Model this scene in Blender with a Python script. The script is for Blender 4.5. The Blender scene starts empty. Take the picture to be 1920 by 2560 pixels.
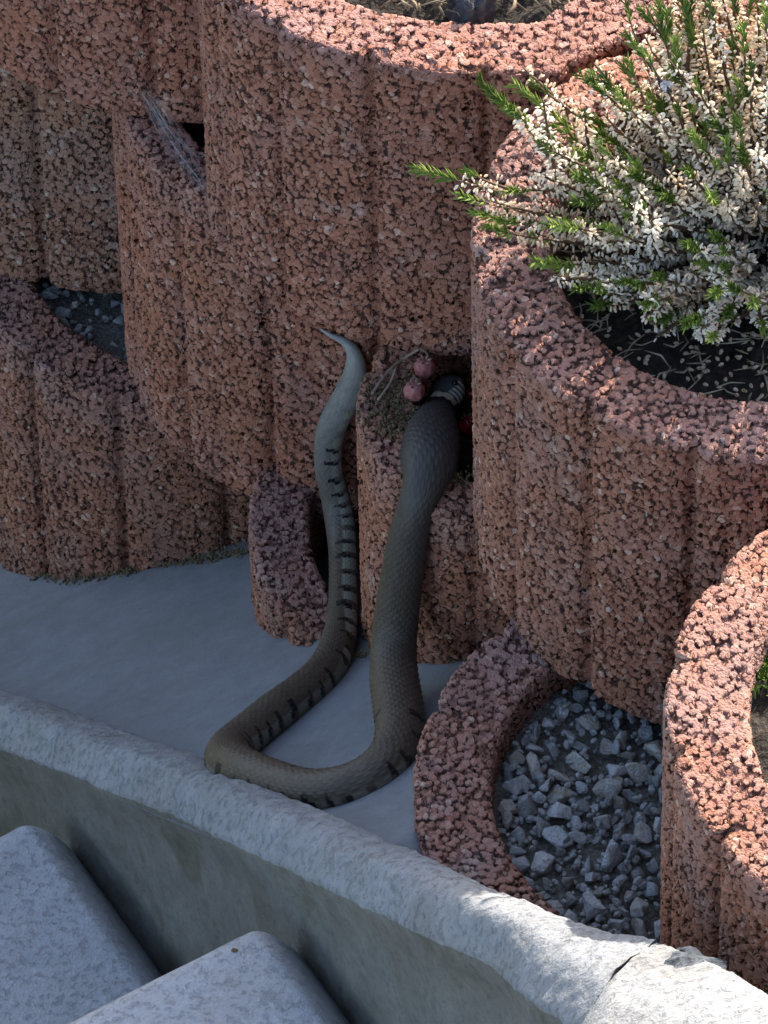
import bpy, bmesh, math, random
import numpy as np
from mathutils import Vector, Matrix, Quaternion
from mathutils.bvhtree import BVHTree
from mathutils import noise as mnoise

scene = bpy.context.scene
COL = scene.collection
rnd = random.Random(7)

# ------------------------------------------------------------------ camera
F_PX, S0 = 20000.0, 4114.0          # focal length in photo pixels (1920 wide), pixels per metre at the origin
PITCH, ROLL = math.radians(48.0), math.radians(1.4)
FWD = Vector((0, math.cos(PITCH), -math.sin(PITCH)))
_u0 = Vector((0, math.sin(PITCH), math.cos(PITCH)))
RGT = Vector((1, 0, 0)) * math.cos(ROLL) - _u0 * math.sin(ROLL)
UPV = _u0 * math.cos(ROLL) + Vector((1, 0, 0)) * math.sin(ROLL)
CAM = -FWD * (F_PX / S0)
cam_d = bpy.data.cameras.new('camera'); cam = bpy.data.objects.new('camera', cam_d); COL.objects.link(cam)
cam_d.sensor_fit = 'HORIZONTAL'; cam_d.sensor_width = 36.0; cam_d.lens = 36.0 * F_PX / 1920.0
cam_d.clip_start = 0.1; cam_d.clip_end = 500.0
M = Matrix((RGT, UPV, -FWD)).transposed().to_4x4(); M.translation = CAM
cam.matrix_world = M
scene.camera = cam

# ------------------------------------------------------------------ sky, sun, exposure
SUN = Vector((0.36, 0.72, 0.45)).normalized()       # towards the sun: behind the wall, to the right
world = bpy.data.worlds.new('World'); scene.world = world; world.use_nodes = True
wn = world.node_tree; wn.nodes.clear()
sky = wn.nodes.new('ShaderNodeTexSky'); sky.sky_type = 'NISHITA'; sky.sun_disc = False; sky.dust_density = 2.5; sky.air_density = .9
sky.sun_elevation = math.asin(SUN.z); sky.sun_rotation = math.atan2(SUN.x, SUN.y)
bg = wn.nodes.new('ShaderNodeBackground'); bg.inputs['Strength'].default_value = 0.15
wo = wn.nodes.new('ShaderNodeOutputWorld')
wn.links.new(sky.outputs[0], bg.inputs[0]); wn.links.new(bg.outputs[0], wo.inputs[0])
sl = bpy.data.lights.new('sun', 'SUN'); sl.energy = 3.3; sl.angle = math.radians(0.5); sl.color = (1.0, 0.93, 0.84)
so = bpy.data.objects.new('sun', sl); COL.objects.link(so); so.rotation_euler = SUN.to_track_quat('Z', 'Y').to_euler()
so.location = SUN * 20
vs = scene.view_settings
vs.view_transform = 'Standard'; vs.look = 'None'; vs.gamma = 1.0; vs.use_curve_mapping = False
vs.exposure = 1.78
scene.cycles.use_denoising = True
scene.cycles.max_bounces = 6

# ------------------------------------------------------------------ helpers
def ray(px, py): return (FWD * F_PX + RGT * (px - 960) + UPV * (1280 - py)).normalized()
def at(px, py, z):
    d = ray(px, py); return CAM + d * ((z - CAM.z) / d.z)
def scale_at(p): return F_PX / (p - CAM).dot(FWD)
GX, GY, GC = 0.481, -0.570, -0.024                # the sloping concrete strip: z = GX x + GY y + GC
GN = Vector((-GX, -GY, 1)).normalized()
def zf(x, y): return GX * x + GY * y + GC
def onslope(px, py, h=0.0):
    d = ray(px, py); n = Vector((-GX, -GY, 1.0))
    t = (GC + h - n.dot(CAM)) / n.dot(d)
    return CAM + d * t

def link(name, mesh, mat=None, parent=None, loc=None):
    o = bpy.data.objects.new(name, mesh); COL.objects.link(o)
    if mat is not None and not mesh.materials: mesh.materials.append(mat)
    if parent is not None: o.parent = parent
    if loc is not None: o.location = loc
    return o
def empty(name, loc):
    o = bpy.data.objects.new(name, None); COL.objects.link(o); o.location = loc; o.empty_display_size = 0.02
    return o
def tag(o, label=None, cat=None, group=None, kind=None):
    if label: o['label'] = label
    if cat: o['category'] = cat
    if group: o['group'] = group
    if kind: o['kind'] = kind
    return o
def mesh_np(name, verts, quads, smooth=True, tris=None):
    me = bpy.data.meshes.new(name)
    verts = np.asarray(verts, dtype=np.float32).reshape(-1, 3)
    quads = np.asarray(quads, dtype=np.int32).reshape(-1, 4) if quads is not None and len(quads) else np.zeros((0, 4), np.int32)
    tris = np.asarray(tris, dtype=np.int32).reshape(-1, 3) if tris is not None and len(tris) else np.zeros((0, 3), np.int32)
    me.vertices.add(len(verts)); me.vertices.foreach_set('co', verts.ravel())
    nl = quads.size + tris.size
    me.loops.add(nl); me.loops.foreach_set('vertex_index', np.concatenate([quads.ravel(), tris.ravel()]))
    me.polygons.add(len(quads) + len(tris))
    st = np.concatenate([np.arange(len(quads)) * 4, quads.size + np.arange(len(tris)) * 3]).astype(np.int32)
    me.polygons.foreach_set('loop_start', st)
    me.polygons.foreach_set('use_smooth', np.full(len(quads) + len(tris), smooth))
    me.update(calc_edges=True); me.validate()
    return me
def grid_quads(nr, nc, wrap_c=False, wrap_r=False):
    r = np.arange(nr if wrap_r else nr - 1); c = np.arange(nc if wrap_c else nc - 1)
    R, C = np.meshgrid(r, c, indexing='ij'); R2 = (R + 1) % nr; C2 = (C + 1) % nc
    return np.stack([R * nc + C, R * nc + C2, R2 * nc + C2, R2 * nc + C], -1).reshape(-1, 4)

class MB:
    def __init__(s): s.v = []; s.q = []; s.t = []; s.n = 0
    def add(s, v, q=None, t=None):
        v = np.asarray(v, float).reshape(-1, 3)
        if q is not None and len(q): s.q.append(np.asarray(q) + s.n)
        if t is not None and len(t): s.t.append(np.asarray(t) + s.n)
        s.v.append(v); s.n += len(v)
    def tube(s, pts, rad, k=6):
        pts = [Vector(p) for p in pts]; n = len(pts); vs = []
        if not hasattr(rad, '__len__'): rad = [rad] * n
        up = Vector((0.3, 0.2, 1)).normalized()
        for i, p in enumerate(pts):
            t = (pts[min(i + 1, n - 1)] - pts[max(i - 1, 0)])
            if t.length < 1e-9: t = Vector((0, 0, 1))
            t.normalize()
            a = t.cross(up)
            if a.length < 1e-4: a = t.cross(Vector((1, 0, 0)))
            a.normalize(); b = t.cross(a); up = a.cross(t)
            for j in range(k):
                an = 2 * math.pi * j / k
                vs.append(p + (a * math.cos(an) + b * math.sin(an)) * rad[i])
        q = grid_quads(n, k, wrap_c=True)
        m = len(vs); vs += [pts[0], pts[-1]]
        t = [(m, (j + 1) % k, j) for j in range(k)] + [(m + 1, (n - 1) * k + j, (n - 1) * k + (j + 1) % k) for j in range(k)]
        s.add([tuple(v) for v in vs], q, t)
    def spindle(s, c, d, ln, w, k=5, prof=((0, .25), (.3, 1), (.75, .8), (1, .15))):
        """a small closed bud / needle from c along d"""
        d = Vector(d).normalized(); a = d.orthogonal().normalized(); b = d.cross(a); vs = []
        c = Vector(c)
        for (h, r) in prof:
            for j in range(k):
                an = 2 * math.pi * j / k
                vs.append(c + d * (h * ln) + (a * math.cos(an) + b * math.sin(an)) * (w * r))
        n = len(prof); q = grid_quads(n, k, wrap_c=True); m = len(vs); vs += [c, c + d * ln]
        t = [(m, (j + 1) % k, j) for j in range(k)] + [(m + 1, (n - 1) * k + j, (n - 1) * k + (j + 1) % k) for j in range(k)]
        s.add([tuple(v) for v in vs], q, t)
    def build(s, name, mat=None, parent=None, smooth=True, loc=None):
        v = np.concatenate(s.v) if s.v else np.zeros((0, 3))
        if loc is not None: v = v - np.array(loc)
        me = mesh_np(name, v, np.concatenate(s.q) if s.q else None, smooth, np.concatenate(s.t) if s.t else None)
        return link(name, me, mat, parent, loc)

# ------------------------------------------------------------------ materials
class NT:
    def __init__(s, name, disp=None):
        s.m = bpy.data.materials.new(name); s.m.use_nodes = True; s.t = s.m.node_tree; s.t.nodes.clear()
        s.out = s.t.nodes.new('ShaderNodeOutputMaterial'); s.b = s.t.nodes.new('ShaderNodeBsdfPrincipled')
        s.t.links.new(s.b.outputs[0], s.out.inputs[0])
        if disp: s.m.displacement_method = disp
    def n(s, typ, **kw):
        nd = s.t.nodes.new('ShaderNode' + typ)
        for k, v in kw.items(): setattr(nd, k, v)
        return nd
    def put(s, inp, v):
        if isinstance(v, (int, float)): inp.default_value = v
        elif isinstance(v, (tuple, list)):
            inp.default_value = tuple(v) + ((1.0,) if len(v) == 3 and inp.type == 'RGBA' else ())
        else: s.t.links.new(v, inp)
    def math(s, op, a, b=None, c=None, clamp=False):
        nd = s.n('Math', operation=op, use_clamp=clamp); s.put(nd.inputs[0], a)
        if b is not None: s.put(nd.inputs[1], b)
        if c is not None: s.put(nd.inputs[2], c)
        return nd.outputs[0]
    def vmath(s, op, a, b=None):
        nd = s.n('VectorMath', operation=op); s.put(nd.inputs[0], a)
        if b is not None:
            if op == 'SCALE': s.put(nd.inputs['Scale'], b)
            else: s.put(nd.inputs[1], b)
        return nd.outputs[0]
    def rng(s, v, a, b, c=0.0, d=1.0, smooth=False):
        nd = s.n('MapRange'); nd.clamp = True
        if smooth: nd.interpolation_type = 'SMOOTHSTEP'
        s.put(nd.inputs[0], v)
        for i, x in enumerate((a, b, c, d)): s.put(nd.inputs[i + 1], x)
        return nd.outputs[0]
    def noise(s, vec, scale, detail=3, rough=.55, out='Fac', dist=0.0):
        nd = s.n('TexNoise'); s.put(nd.inputs['Vector'], vec); nd.inputs['Scale'].default_value = scale
        nd.inputs['Detail'].default_value = detail; nd.inputs['Roughness'].default_value = rough; nd.inputs['Distortion'].default_value = dist
        return nd.outputs[out]
    def vor(s, vec, scale, feat='F1', rand=1.0, smooth=0.3):
        nd = s.n('TexVoronoi', feature=feat); s.put(nd.inputs['Vector'], vec); nd.inputs['Scale'].default_value = scale
        nd.inputs['Randomness'].default_value = rand
        if feat == 'SMOOTH_F1': nd.inputs['Smoothness'].default_value = smooth
        return nd
    def mix(s, f, a, b, mode='MIX'):
        nd = s.n('Mix', data_type='RGBA', blend_type=mode); s.put(nd.inputs[0], f); s.put(nd.inputs[6], a); s.put(nd.inputs[7], b)
        return nd.outputs[2]
    def ramp(s, f, stops, interp='LINEAR'):
        nd = s.n('ValToRGB'); cr = nd.color_ramp; cr.interpolation = interp
        while len(cr.elements) < len(stops): cr.elements.new(.5)
        for e, (p, c) in zip(cr.elements, stops): e.position = p; e.color = tuple(c) + (1,)
        s.put(nd.inputs[0], f); return nd.outputs[0]
    def set(s, **kw):
        for k, v in kw.items(): s.put(s.b.inputs[k.replace('_', ' ')], v)
    def bump(s, h, dist, strength=1.0):
        nd = s.n('Bump'); nd.inputs['Strength'].default_value = strength; nd.inputs['Distance'].default_value = dist
        s.put(nd.inputs['Height'], h); s.put(s.b.inputs['Normal'], nd.outputs[0])
    def disp(s, h, sc, mid=0.5):
        nd = s.n('Displacement'); s.put(nd.inputs['Height'], h); nd.inputs['Scale'].default_value = sc; nd.inputs['Midlevel'].default_value = mid
        s.t.links.new(nd.outputs[0], s.out.inputs['Displacement'])
    def objco(s, rand=True):
        tc = s.n('TexCoord'); v = tc.outputs['Object']
        if rand:
            oi = s.n('ObjectInfo'); sc = s.vmath('SCALE', (3.1, 5.7, 9.3), oi.outputs['Random']); v = s.vmath('ADD', v, sc)
        return v

def mat_ring():
    k = NT('red_split_concrete', 'BOTH')
    co = k.objco()
    warp = k.vmath('SCALE', k.vmath('SUBTRACT', k.noise(co, 160, 2, out='Color'), (.5, .5, .5)), .0030)
    cw = k.vmath('ADD', co, warp)
    v1 = k.vor(cw, 262); v2 = k.vor(cw, 600)
    sep = k.n('SeparateColor'); k.put(sep.inputs[0], v1.outputs['Color'])
    r1, r2, r3 = sep.outputs
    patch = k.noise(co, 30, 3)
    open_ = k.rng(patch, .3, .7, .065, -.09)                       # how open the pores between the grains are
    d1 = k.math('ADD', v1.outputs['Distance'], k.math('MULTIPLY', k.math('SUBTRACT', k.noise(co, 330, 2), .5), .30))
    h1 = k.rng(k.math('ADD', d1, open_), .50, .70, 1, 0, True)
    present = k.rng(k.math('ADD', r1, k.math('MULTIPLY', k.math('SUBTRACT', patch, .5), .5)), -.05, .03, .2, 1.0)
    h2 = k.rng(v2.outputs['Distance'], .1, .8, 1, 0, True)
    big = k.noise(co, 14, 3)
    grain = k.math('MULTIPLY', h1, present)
    H = k.math('ADD', k.math('MULTIPLY', grain, k.rng(r2, 0, 1, .74, 1.10)),
               k.math('ADD', k.math('MULTIPLY', h2, .12), k.math('MULTIPLY', big, .3)))
    k.disp(H, .0029, 1.15)
    oi = k.n('ObjectInfo')
    base = k.ramp(r3, [(0, (.255, .103, .062)), (.45, (.325, .142, .088)), (.85, (.392, .186, .122)), (.96, (.44, .245, .175)), (1, (.55, .40, .31))])
    base = k.mix(k.rng(k.noise(co, 420, 2), .35, .75, 0, .45), base, (.275, .112, .068))
    # shade of the recessed pores, painted in as a soil-dark colour
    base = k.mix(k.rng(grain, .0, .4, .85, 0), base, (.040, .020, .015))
    # weathering: grey film on the tops, ochre and grey patches, black lichen flecks
    geo = k.n('NewGeometry'); sp = k.n('SeparateXYZ'); k.put(sp.inputs[0], geo.outputs['True Normal'])
    tc = k.n('TexCoord'); spo = k.n('SeparateXYZ'); k.put(spo.inputs[0], tc.outputs['Object'])
    rim = k.rng(spo.outputs['Z'], .222, .231)
    grey = k.rng(k.math('ADD', k.noise(co, 16, 4, .65), k.math('MULTIPLY', rim, .14)), .46, .74, 0, .7)
    base = k.mix(k.math('MULTIPLY', grey, k.rng(grain, 0, .5)), base, (.285, .175, .155))
    och = k.rng(k.noise(co, 9, 4, .6, dist=.4), .53, .76, 0, .5)
    base = k.mix(k.math('MULTIPLY', och, k.rng(grain, 0, .5)), base, (.31, .140, .068))
    lich = k.rng(k.noise(k.vmath('ADD', co, (4.4, 1.3, .7)), 27, 4, .7), .655, .72, 0, .85)
    base = k.mix(k.math('MULTIPLY', lich, k.rng(rim, 0, 1, .35, 1)), base, (.085, .075, .082))
    bloom = k.rng(k.noise(k.vmath('ADD', co, (7, 2, 5)), 21, 5, .7), .60, .74, 0, .55)
    base = k.mix(k.math('MULTIPLY', bloom, k.rng(grain, 0, .5)), base, (.44, .35, .29))
    # vertical run-off staining on the walls
    st = k.n('Mapping'); k.put(st.inputs[0], co); st.inputs['Scale'].default_value = (1, 1, .12)
    stn = k.rng(k.noise(st.outputs[0], 42, 3), .52, .72, 0, .35)
    base = k.mix(stn, base, (.17, .085, .062))
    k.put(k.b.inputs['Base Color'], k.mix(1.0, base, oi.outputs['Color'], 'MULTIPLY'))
    k.set(Roughness=.9); k.b.inputs['Specular IOR Level'].default_value = .25
    return k.m

def mat_concrete(name, c0, c1, stain, rough_h, fine=900, stain_amt=.5, mott=1.0, disp=None):
    k = NT(name, disp)
    co = k.objco(False)
    n1 = k.noise(co, 7, 5, .6); n2 = k.noise(co, 45, 4, .65); n3 = k.noise(co, fine, 3, .7)
    c = k.mix(k.rng(n2, .3, .7), c0, c1)
    c = k.mix(k.rng(k.noise(k.vmath('ADD', co, (3, 1, 2)), 11, 5, .65, dist=.6), .48, .72, 0, stain_amt), c, stain)
    c = k.mix(k.rng(n3, .52, .72, 0, .30), c, tuple(x * .55 for x in c0))
    n4 = k.noise(k.vmath('ADD', co, (1, 5, 2)), 190, 5, .74)
    c = k.mix(k.rng(n4, .36, .60, .22 * mott, 0), c, tuple(x * .45 for x in c0))
    c = k.mix(k.rng(n4, .56, .74, 0, .45 * mott), c, tuple(min(.8, x * 1.5) for x in c1))
    pit = k.math('MULTIPLY', k.rng(n4, .30, .46, 1, 0), mott)
    k.put(k.b.inputs['Base Color'], c); k.set(Roughness=.82); k.b.inputs['Specular IOR Level'].default_value = .35
    H = k.math('SUBTRACT', k.math('ADD', k.math('MULTIPLY', n3, .6), k.math('MULTIPLY', n2, 1.0)), pit)
    k.bump(H, rough_h)
    return k.m

def mat_simple(name, stops, scale, rough=.8, bump=None, rand=True, spec=.3, sss=None, trans=None):
    k = NT(name)
    co = k.objco(rand)
    n = k.noise(co, scale, 4, .65)
    oi = k.n('ObjectInfo')
    f = k.math('ADD', k.rng(n, .25, .75), k.math('MULTIPLY', k.math('SUBTRACT', oi.outputs['Random'], .5), .7)) if rand else k.rng(n, .25, .75)
    k.put(k.b.inputs['Base Color'], k.ramp(f, stops)); k.set(Roughness=rough); k.b.inputs['Specular IOR Level'].default_value = spec
    if bump: k.bump(n, bump)
    if sss:
        k.b.inputs['Subsurface Weight'].default_value = sss[0]; k.b.inputs['Subsurface Radius'].default_value = (sss[1],) * 3
        k.b.inputs['Subsurface Scale'].default_value = 1.0
    if trans:
        tr = k.n('BsdfTranslucent'); k.put(tr.inputs[0], k.ramp(f, stops)); mx = k.n('MixShader'); mx.inputs[0].default_value = trans
        k.t.links.new(k.b.outputs[0], mx.inputs[1]); k.t.links.new(tr.outputs[0], mx.inputs[2]); k.t.links.new(mx.outputs[0], k.out.inputs[0])
    return k.m

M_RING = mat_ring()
M_FLOOR = mat_concrete('smooth_concrete', (.155, .163, .174), (.195, .202, .211), (.13, .13, .122), .0006, 620, .6, .4)
M_KERB = mat_concrete('weathered_kerb_concrete', (.20, .206, .208), (.265, .27, .272), (.165, .152, .125), .0020, 420, .65, .42)
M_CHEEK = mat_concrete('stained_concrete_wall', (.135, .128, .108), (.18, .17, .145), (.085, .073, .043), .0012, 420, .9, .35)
M_STEP = mat_concrete('step_concrete', (.31, .314, .322), (.38, .384, .39), (.28, .258, .235), .0016, 560, .6, .5)
M_SOIL = mat_simple('dark_soil', [(0, (.012, .010, .008)), (.5, (.03, .024, .018)), (.85, (.07, .055, .04)), (1, (.12, .1, .07))], 160, .95, .004, False)
M_EARTH = mat_simple('earth', [(0, (.02, .016, .012)), (1, (.06, .045, .032))], 30, .95, .01, False)
M_GROUND = mat_simple('garden_ground', [(0, (.05, .06, .025)), (1, (.12, .11, .06))], 6, .95, .02, False)

def mat_stone():
    k = NT('grey_gravel_stone'); co = k.objco(); oi = k.n('ObjectInfo')
    n = k.noise(co, 1.9, 5, .7); n2 = k.noise(co, 7.5, 3, .7)
    base = k.ramp(oi.outputs['Random'], [(0, (.44, .445, .44)), (.22, (.55, .55, .54)), (.4, (.40, .35, .27)), (.52, (.62, .60, .57)), (.68, (.27, .26, .235)), (.78, (.50, .43, .33)), (.92, (.70, .69, .66))], 'CONSTANT')
    c = k.mix(k.rng(n, .4, .68, 0, .75), base, (.60, .62, .62))
    c = k.mix(k.rng(n2, .56, .70, 0, .7), c, (.10, .10, .10))
    c = k.mix(k.rng(k.noise(co, .8, 4, .65), .5, .7, 0, .6), c, (.17, .145, .105))
    k.put(k.b.inputs['Base Color'], c); k.set(Roughness=.75); k.bump(k.math('ADD', n, k.math('MULTIPLY', n2, .6)), .0035)
    return k.m
M_STONE = mat_stone()
M_CHIP = mat_simple('gravel_chip', [(0, (.10, .095, .085)), (.4, (.22, .215, .20)), (.7, (.34, .335, .32)), (1, (.48, .47, .45))], 260, .85, None, False)
M_GRIT = mat_simple('gravel_grit', [(0, (.07, .062, .05)), (.5, (.18, .165, .135)), (1, (.34, .32, .28))], 420, .95, .004, False)
M_STRAW = mat_simple('dry_litter', [(0, (.12, .085, .05)), (.5, (.26, .20, .12)), (1, (.48, .40, .28))], 60, .8)
M_STEM = mat_simple('heather_stem', [(0, (.06, .03, .018)), (1, (.15, .085, .05))], 200, .8)
M_PETAL = mat_simple('heather_blossom', [(0, (.50, .31, .18)), (.2, (.78, .62, .44)), (.55, (.90, .81, .66)), (1, (.95, .91, .82))], 300, .6, trans=.5)
M_LEAF = mat_simple('heather_leaf', [(0, (.045, .075, .012)), (.5, (.14, .205, .03)), (1, (.28, .35, .08))], 150, .55, trans=.25)
M_MOSS = mat_simple('moss', [(0, (.04, .028, .014)), (.5, (.10, .075, .036)), (1, (.20, .15, .08))], 300, .9)
M_WOOD = mat_simple('grey_dead_wood', [(0, (.012, .012, .014)), (.6, (.04, .04, .045)), (1, (.085, .085, .09))], 120, .85, .003)
M_TWIG = mat_simple('pale_root', [(0, (.16, .11, .075)), (1, (.32, .25, .18))], 150, .8)
M_BERRY = mat_simple('faded_berry', [(0, (.17, .04, .035)), (.5, (.28, .085, .075)), (1, (.36, .14, .12))], 200, .5, .0008, sss=(.25, .002))
M_BERRYR = mat_simple('ripe_berry', [(0, (.28, .006, .012)), (1, (.42, .02, .03))], 200, .22, sss=(.2, .002), spec=.5)
M_FLY = mat_simple('fly_body', [(0, (.010, .006, .008)), (1, (.03, .018, .02))], 400, .35, spec=.5)
M_EYE = mat_simple('snake_eye', [(0, (.01, .008, .006)), (1, (.03, .02, .01))], 400, .1, spec=.6)
def mat_film(name, c, alpha, streak=None):
    k = NT(name); k.set(Base_Color=c, Roughness=.4)
    if streak:
        uv = k.n('UVMap'); mp = k.n('Mapping'); k.put(mp.inputs[0], uv.outputs[0]); mp.inputs['Scale'].default_value = streak
        k.put(k.b.inputs['Alpha'], k.rng(k.noise(mp.outputs[0], 1, 3), .42, .75, 0.02, alpha))
    else: k.set(Alpha=alpha)
    return k.m
M_WING = mat_film('fly_wing', (.55, .52, .55), .5)
M_WEB = mat_film('cobweb_silk', (.55, .54, .52), .4)
M_WEBS = mat_film('cobweb_sheet', (.55, .53, .52), .42, (16, .7, 1))

# ------------------------------------------------------------------ planter rings
RH = 0.25
HEIGHT = {'R9': .232, 'R1': .232, 'R2': .232}
WALL = {'R8': .030, 'R7': .037, 'R6': .034, 'R5': .036}
RING_SPEC = {   # photo pixel of the centre at height z, rise to the top, radius in pixels, depth ratio, groove phase, finely meshed angles, tint
 'R9':  (560, -84, .25, .25, 700, .80, 8, (-80, 20), (1.0, .92, .92)),
 'R1':  (1270, 508, .25, .25, 745, .72, -5, (-112, 25), (1.0, .96, .96)),
 'R2':  (1905, 1300, .25, .25, 715, 1.02, -18, (-118, 12), (1.0, 1.0, 1.0)),
 'R3':  (2390, 1770, .50, .00, 725, 1.08, -14, (-125, -20), (1.05, 1.05, 1.02)),
 'R10': (350, 307, .00, .25, 700, .85, 3, (-85, 15), (.86, .98, 1.0)),
 'R8':  (1040, 855, .00, .25, 720, .88, -8, (-112, 15), (1.02, .95, .92)),
 'R6':  (1600, 1000, .25, .00, 705, .75, -16, (-95, 5), (1.02, .96, .88)),
 'R4':  (1790, 1960, .25, .00, 755, 1.0, 0, (-165, -5), (.98, 1.0, 1.0)),
 'R7':  (600, 540, .0, .0, 700, 1.0, -4, (-90, 20), (.93, .92, .88)),
 'R5':  (1320, 1290, .030, .0, 695, 1.0, 5, (-150, -30), (.99, .97, .96)),
}
CUT = {'R9': 'R1', 'R1': 'R2', 'R2': 'R3', 'R10': 'R8', 'R8': 'R6', 'R6': 'R4', 'R7': 'R5'}
RINGS = {}
for key, (px, py, z, dz, rx, ba, ph, st, tint) in RING_SPEC.items():
    c = at(px, py, z); a = rx / scale_at(c)
    RINGS[key] = dict(c=Vector((c.x, c.y)), top=z + min(dz, HEIGHT.get(key, RH)), h=HEIGHT.get(key, RH), wall=WALL.get(key, .043), a=a, b=a * ba, ph=ph, fine=st, tint=tint)

def ring_profile(R, phi, cutter):
    """outer scale factor for each angle (phi from the front), with the concave scallop that takes the neighbour"""
    dx = R['a'] * np.sin(phi); dy = -R['b'] * np.cos(phi)
    rho = np.ones_like(phi)
    if cutter:
        K = cutter; ka, kb = K['a'] + .006, K['b'] + .006
        ox, oy = R['c'].x - K['c'].x, R['c'].y - K['c'].y
        A = (dx / ka) ** 2 + (dy / kb) ** 2; B = 2 * (ox * dx / ka ** 2 + oy * dy / kb ** 2); C = (ox / ka) ** 2 + (oy / kb) ** 2 - 1
        D = B * B - 4 * A * C
        t = np.where(D > 0, (-B - np.sqrt(np.maximum(D, 0))) / (2 * A), 9)
        t = np.where(t > 0.05, t, 9)
        rho = np.minimum(rho, t)
        kern = np.hanning(9); kern /= kern.sum()
        rho = np.convolve(np.concatenate([rho[-4:], rho, rho[:4]]), kern, 'valid')
    return dx, dy, rho

def build_ring(key):
    R = RINGS[key]; st = .00105; wall = R['wall']
    d1 = st / R['a']
    f0, f1 = math.radians(R['fine'][0]), math.radians(R['fine'][1])
    front = np.arange(f0, f1, d1)
    back = np.arange(f1, f0 + 2 * math.pi, .022)
    phi = np.concatenate([front, back])
    dx, dy, rho = ring_profile(R, phi, RINGS.get(CUT.get(key)))
    ln = np.hypot(dx, dy)
    inner = np.maximum(rho - wall / ln, .18)
    # shallow flutes
    deg = np.degrees(phi) - R['ph']; dd = (deg + 11.25) % 22.5 - 11.25
    arc = np.radians(np.abs(dd)) * R['a']
    groove = -.0052 * np.exp(-(arc / .0026) ** 2) - .0024 * np.exp(-(arc / .009) ** 2) + .0012
    groove = np.where(rho > .985, groove, 0)
    e = .0045
    rows = []   # (k, z, inset)
    H = R['h']
    for z in (0.0, .08, .15): rows.append((0, z, 0))
    for z in np.arange(.18, H - e, .004): rows.append((0, z, 0))
    for a_ in (15, 45, 75): rows.append((0, H - e + e * math.sin(math.radians(a_)), -e * (1 - math.cos(math.radians(a_)))))
    nk = int(wall / st)
    for i in range(nk + 1):
        k_ = i / nk
        kk = (e + k_ * (wall - 2 * e)) / wall
        rows.append((kk, H, 0))
    for a_ in (75, 45, 15): rows.append((1, H - e + e * math.sin(math.radians(a_)), e * (1 - math.cos(math.radians(a_)))))
    zs = np.arange(H - e, e * 1.2, -st)
    if key in ('R4', 'R5'): zs = np.concatenate([np.arange(H - e, H - .06, -st), np.arange(H - .06, e * 1.2, -.01)])
    if key == 'R9': zs = np.concatenate([np.arange(H - e, .15, -.004), np.arange(.15, e * 1.2, -st)])
    for z in zs: rows.append((1, z, 0))
    for a_ in (15, 45, 75): rows.append((1, e - e * math.sin(math.radians(a_)), e * (1 - math.cos(math.radians(a_)))))
    for kk in (.8, .55, .3): rows.append((kk, 0.0, 0))
    nr, nc = len(rows), len(phi)
    V = np.zeros((nr, nc, 3), np.float32)
    for i, (kk, z, ins) in enumerate(rows):
        s = inner + (rho - inner) * kk
        off = groove * max(0, (kk - .55) / .45) - ins
        s2 = s + off / ln
        V[i, :, 0] = dx * s2; V[i, :, 1] = dy * s2; V[i, :, 2] = z
    q = grid_quads(nr, nc, wrap_c=True, wrap_r=True)[:, ::-1]          # normals outwards
    me = mesh_np('planter_ring', V.reshape(-1, 3), q)
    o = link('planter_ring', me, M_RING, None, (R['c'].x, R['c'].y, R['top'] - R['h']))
    o.color = tuple(R['tint']) + (1,)
    R['obj'] = o; R['inner'] = inner; R['phi'] = phi; R['dxy'] = (dx, dy)
    return o

GRP = 'red fluted concrete planter rings of the retaining wall'
LAB = {
 'R9': 'reddish planter ring with cobweb at its foot, stacked above the greyish ring',
 'R1': 'large red planter ring of dry soil and a dark stump, above the snake tail tip',
 'R2': 'red planter ring holding the white flowering heather bush',
 'R3': 'sunlit red planter ring standing at the end of the cracked concrete kerb',
 'R10': 'greyish lichen covered planter ring resting on the ring with dark gravel',
 'R8': 'red planter ring with open rim gap under the cobweb, snake tail lying at its side',
 'R6': 'mossy planter ring on which the snake lays its head',
 'R4': 'low planter ring with thick rim filled with coarse grey gravel',
 'R7': 'brownish planter ring on the sloping concrete with dark gravel in its gap',
 'R5': 'small exposed rim of a sunken planter ring beside the snake on the concrete',
}
for key in RING_SPEC:
    tag(build_ring(key), LAB[key], 'planter', GRP)

# soil inside the rings
def soil_disc(key, drop, amp, mat=None, name='soil', n_r=26, n_p=96):
    R = RINGS[key]; mat = mat or M_SOIL
    phi = np.linspace(0, 2 * math.pi, n_p, endpoint=False)
    dx, dy, rho = ring_profile(R, phi, RINGS.get(CUT.get(key)))
    ln = np.hypot(dx, dy); inn = np.maximum(rho - (R['wall'] - .003) / ln, .18)
    V = []
    for i in range(n_r):
        f = (i + .02) / (n_r - 1)
        for j in range(n_p):
            x, y = dx[j] * inn[j] * f, dy[j] * inn[j] * f
            h = amp * (mnoise.fractal(Vector((x * 60, y * 60, R['top'] * 9)), 1, 2, 4)) + amp * .8 * mnoise.noise(Vector((x * 14, y * 14, 3)))
            V.append((x, y, h))
    q = grid_quads(n_r, n_p, wrap_c=True)
    me = mesh_np(name, V, q)
    return link(name, me, mat, None, (R['c'].x, R['c'].y, R['top'] - drop))
for key, drop, amp in (('R9', .03, .006), ('R1', .016, .007), ('R2', .034, .007), ('R3', .02, .006), ('R10', .03, .005), ('R8', .045, .006), ('R6', .05, .006), ('R5', .07, .006), ('R4', .030, .004), ('R7', .026, .004)):
    s_ = soil_disc(key, drop, amp); tag(s_, kind='structure'); RINGS[key]['soil'] = s_

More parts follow.
